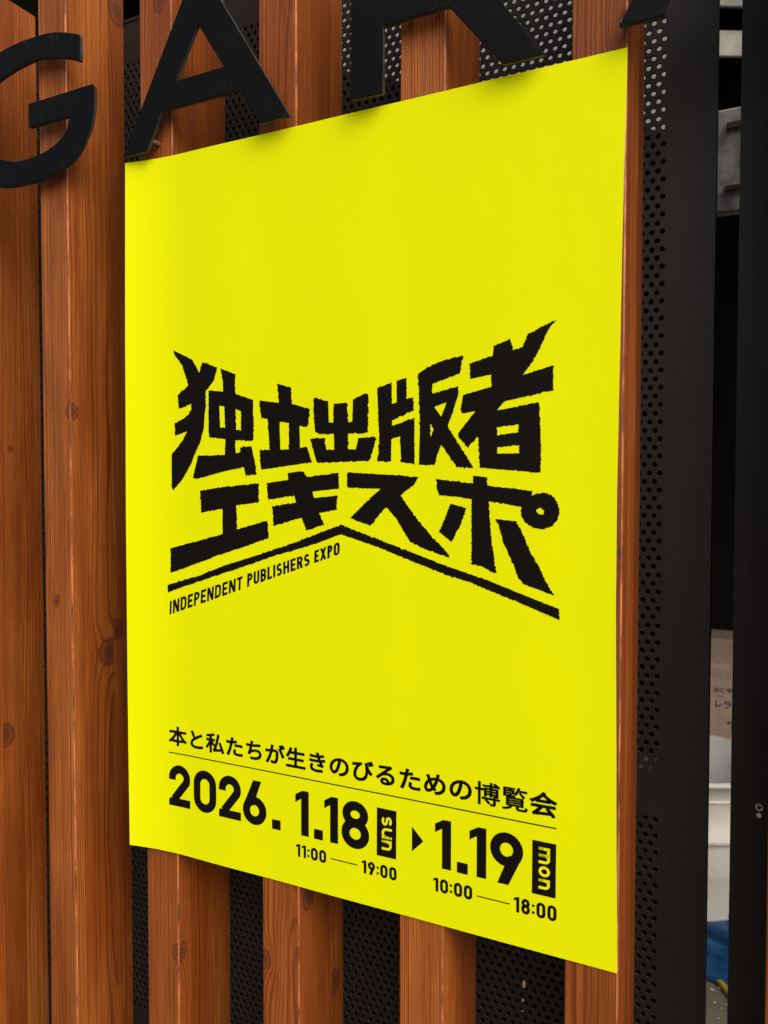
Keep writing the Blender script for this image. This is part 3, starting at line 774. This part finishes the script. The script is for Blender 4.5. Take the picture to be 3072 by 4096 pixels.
# galvanised box
gb = empty('junction_box', (.58, .25, .669)); tag(gb, 'weathered grey galvanised metal box high in the slit', 'box')
go = Vector((.58, .25, .669))
def gchild(name, a, b, m, bev=0):
    o = box(name, a, b, m, gb, bev); o.location = -go; return o
gchild('housing', (.5565, .252, .6695), (.72, .264, .776), GALV, .0025)
gchild('corner_strip', (.5553, .249, .669), (.5600, .2515, .776), GALV, .0006)
gchild('clip', (.5535, .246, .752), (.5590, .2486, .766), RUST, .0006)
gchild('clip', (.5535, .246, .687), (.5585, .2486, .698), CARD, .0006)
gchild('strap', (.575, .2495, .7545), (.72, .2518, .7605), RUST); gchild('strap', (.574, .2495, .692), (.72, .2518, .6965), RUST)
# cardboard boxes
def carton(name, a, b, lab, printed):
    c = empty(name, ((a[0] + b[0]) / 2, a[1], a[2])); tag(c, lab, 'box', 'cardboard boxes stacked behind the slit'); O = Vector(c.location)
    o = box('carton_body', a, b, CARD, c, .002); o.location = -O
    bm = bmesh.new()
    yf = a[1]
    for xa, xb, dz in ((a[0], a[0] + (b[0] - a[0]) * .503, .006), (a[0] + (b[0] - a[0]) * .51, b[0], .012)):
        v = [bm.verts.new(Vector(q) - O) for q in ((xa, yf - .001, b[2] + .001), (xb, yf - .001, b[2] + .001), (xb, yf + .20, b[2] + .03 + dz), (xa, yf + .20, b[2] + .03 + dz))]
        bm.faces.new(v)
    fl = from_bm('flap', bm, CARD, c)
    sm = fl.modifiers.new('s', 'SOLIDIFY'); sm.thickness = .004
    if printed:
        def txt(s, x, z, size, m, nm, sx=1):
            v, f = [], []; cxx = x
            for ch in s:
                gv, gf = type_glyph(ch, size, 0, size * .03); b0 = len(v)
                v += [(cxx + q[0] * sx - O.x, yf - .0008 - O.y, z + q[1] - O.z) for q in gv]; f += [tuple(b0 + i for i in t) for t in gf]; cxx += size * sx
            obj(nm, v, f, m, c)
        txt('かにやさ', .452, -.335, .0205, INKB, 'carton_text')
        txt('レラ', .452, -.388, .030, INKB, 'carton_text')
        txt('三三三三', .456, -.352, .008, INKG, 'carton_text')
        txt('実業団', .496, -.445, .013, INKG, 'carton_text'); txt('東京', .508, -.462, .011, INKG, 'carton_text')
        for xx in (.446, .480):
            bm = bmesh.new()
            for aa, bb in (((xx, -.2845), (xx + .028, -.2825)), ((xx, -.2560), (xx + .028, -.2540)), ((xx, -.2825), (xx + .002, -.2560)), ((xx + .026, -.2825), (xx + .028, -.2560)),
                           ((xx + .009, -.276), (xx + .012, -.262)), ((xx + .016, -.276), (xx + .019, -.262))):
                bm.faces.new([bm.verts.new(Vector(q) - O) for q in ((aa[0], yf - .0008, aa[1]), (bb[0], yf - .0008, aa[1]), (bb[0], yf - .0008, bb[1]), (aa[0], yf - .0008, bb[1]))])
            from_bm('carton_mark', bm, INKG, c)
        bm = bmesh.new(); bm.faces.new([bm.verts.new(Vector((.549 + .026 * math.cos(a_), yf - .0008, -.382 + .026 * math.sin(a_))) - O) for a_ in [2 * PI * k / 28 for k in range(28)]])
        from_bm('carton_dot', bm, INKB, c)
carton('cardboard_box', (.28, 2.34, -.615), (.76, 2.64, -.232), 'tan cardboard box with navy printing, flaps ajar, above the bucket', True)
carton('cardboard_box', (.26, 2.32, GZ + .001), (.78, 2.66, -.66), 'lower cardboard box hidden behind the white bucket', False)
tag(box('cardboard_box', (.22, 2.70, -.60), (.80, 2.92, -.212), CARD, None, .002), 'plain brown cardboard box at the very back of the stack', 'box', 'cardboard boxes stacked behind the slit')
tag(box('cardboard_box', (.20, 2.69, GZ + .001), (.82, 2.93, -.602), CARD, None, .002), 'plain brown cardboard box standing on the floor at the back', 'box', 'cardboard boxes stacked behind the slit')
# white bucket
bk = empty('bucket', (.40, 2.0, GZ)); tag(bk, 'white plastic bucket with ribbed rim behind the slit', 'bucket')
lathe('bucket_body', [(.0, .002), (.20, .002), (.207, .012), (.236, .33), (.2365, .36)], WHITEP, (0, 0, 0), 96, bk)
lathe('rim', [(.236, .352), (.2485, .356), (.251, .364), (.2485, .372), (.238, .376), (.239, .455), (.240, .52), (.250, .522), (.254, .530), (.250, .5375), (.240, .5385), (.2345, .532), (.226, .10), (.19, .008), (0, .008)], WHITEP, (0, 0, 0), 96, bk)
lathe('rib', [(.2385, .474), (.2445, .477), (.2445, .482), (.2390, .485)], WHITEP, (0, 0, 0), 96, bk)
# crumpled blue sheet
bm = bmesh.new(); nx, ny = 70, 60; rr = random.Random(5)
gv = []
from mathutils import noise as mn
for j in range(ny + 1):
    row = []
    for i in range(nx + 1):
        x = .18 + .62 * i / nx; y = 1.685 - (x - .52) * .9 * .35 + .145 * j / ny
        t = j / ny; e = min(1, t * 5)
        prof = .118 * math.sin(min(1, t * 1.05) * PI / 2) ** .75
        zz = GZ + .004 + prof + .030 * mn.noise(Vector((x * 5, y * 26 + x * 7, 1))) * e + .008 * mn.noise(Vector((x * 22, y * 60, 3))) * e
        row.append(bm.verts.new((x, y - .05 * mn.noise(Vector((x * 3, 2, t * 4))) * e, max(GZ + .003, zz))))
    gv.append(row)
for j in range(ny):
    for i in range(nx): bm.faces.new((gv[j][i], gv[j][i + 1], gv[j + 1][i + 1], gv[j + 1][i]))
bs = from_bm('blue_sheet', bm, BLUE, None, True); tag(bs, 'crumpled blue plastic sheet on the floor in front of the bucket', 'plastic sheet')
bs.modifiers.new('s', 'SOLIDIFY').thickness = .001
bm = bmesh.new(); tube(bm, [(.2, 1.80, GZ + .010), (.40, 1.775, GZ + .010), (.49, 1.73, GZ + .010), (.52, 1.685, GZ + .010), (.56, 1.62, GZ + .010), (.66, 1.54, GZ + .010), (.9, 1.45, GZ + .010)], .009, 12)
tag(from_bm('yellow_hose', bm, YEL, None, True), 'thin yellow hose lying on the ground beside the blue sheet', 'hose')
bm = bmesh.new()
for k in range(260):
    x, y = rr.uniform(.3, .8), rr.uniform(1.1, 1.68); s = rr.uniform(.001, .0045)
    r_ = bmesh.ops.create_icosphere(bm, subdivisions=1, radius=s)
    for v in r_['verts']: v.co = Vector((v.co.x * rr.uniform(.7, 1.3) + x, v.co.y + y, v.co.z * .6 + GZ + s * .3))
tag(from_bm('grit', bm, CONC), 'pale and dark grit scattered on the concrete floor behind the slit', 'grit', kind='stuff')
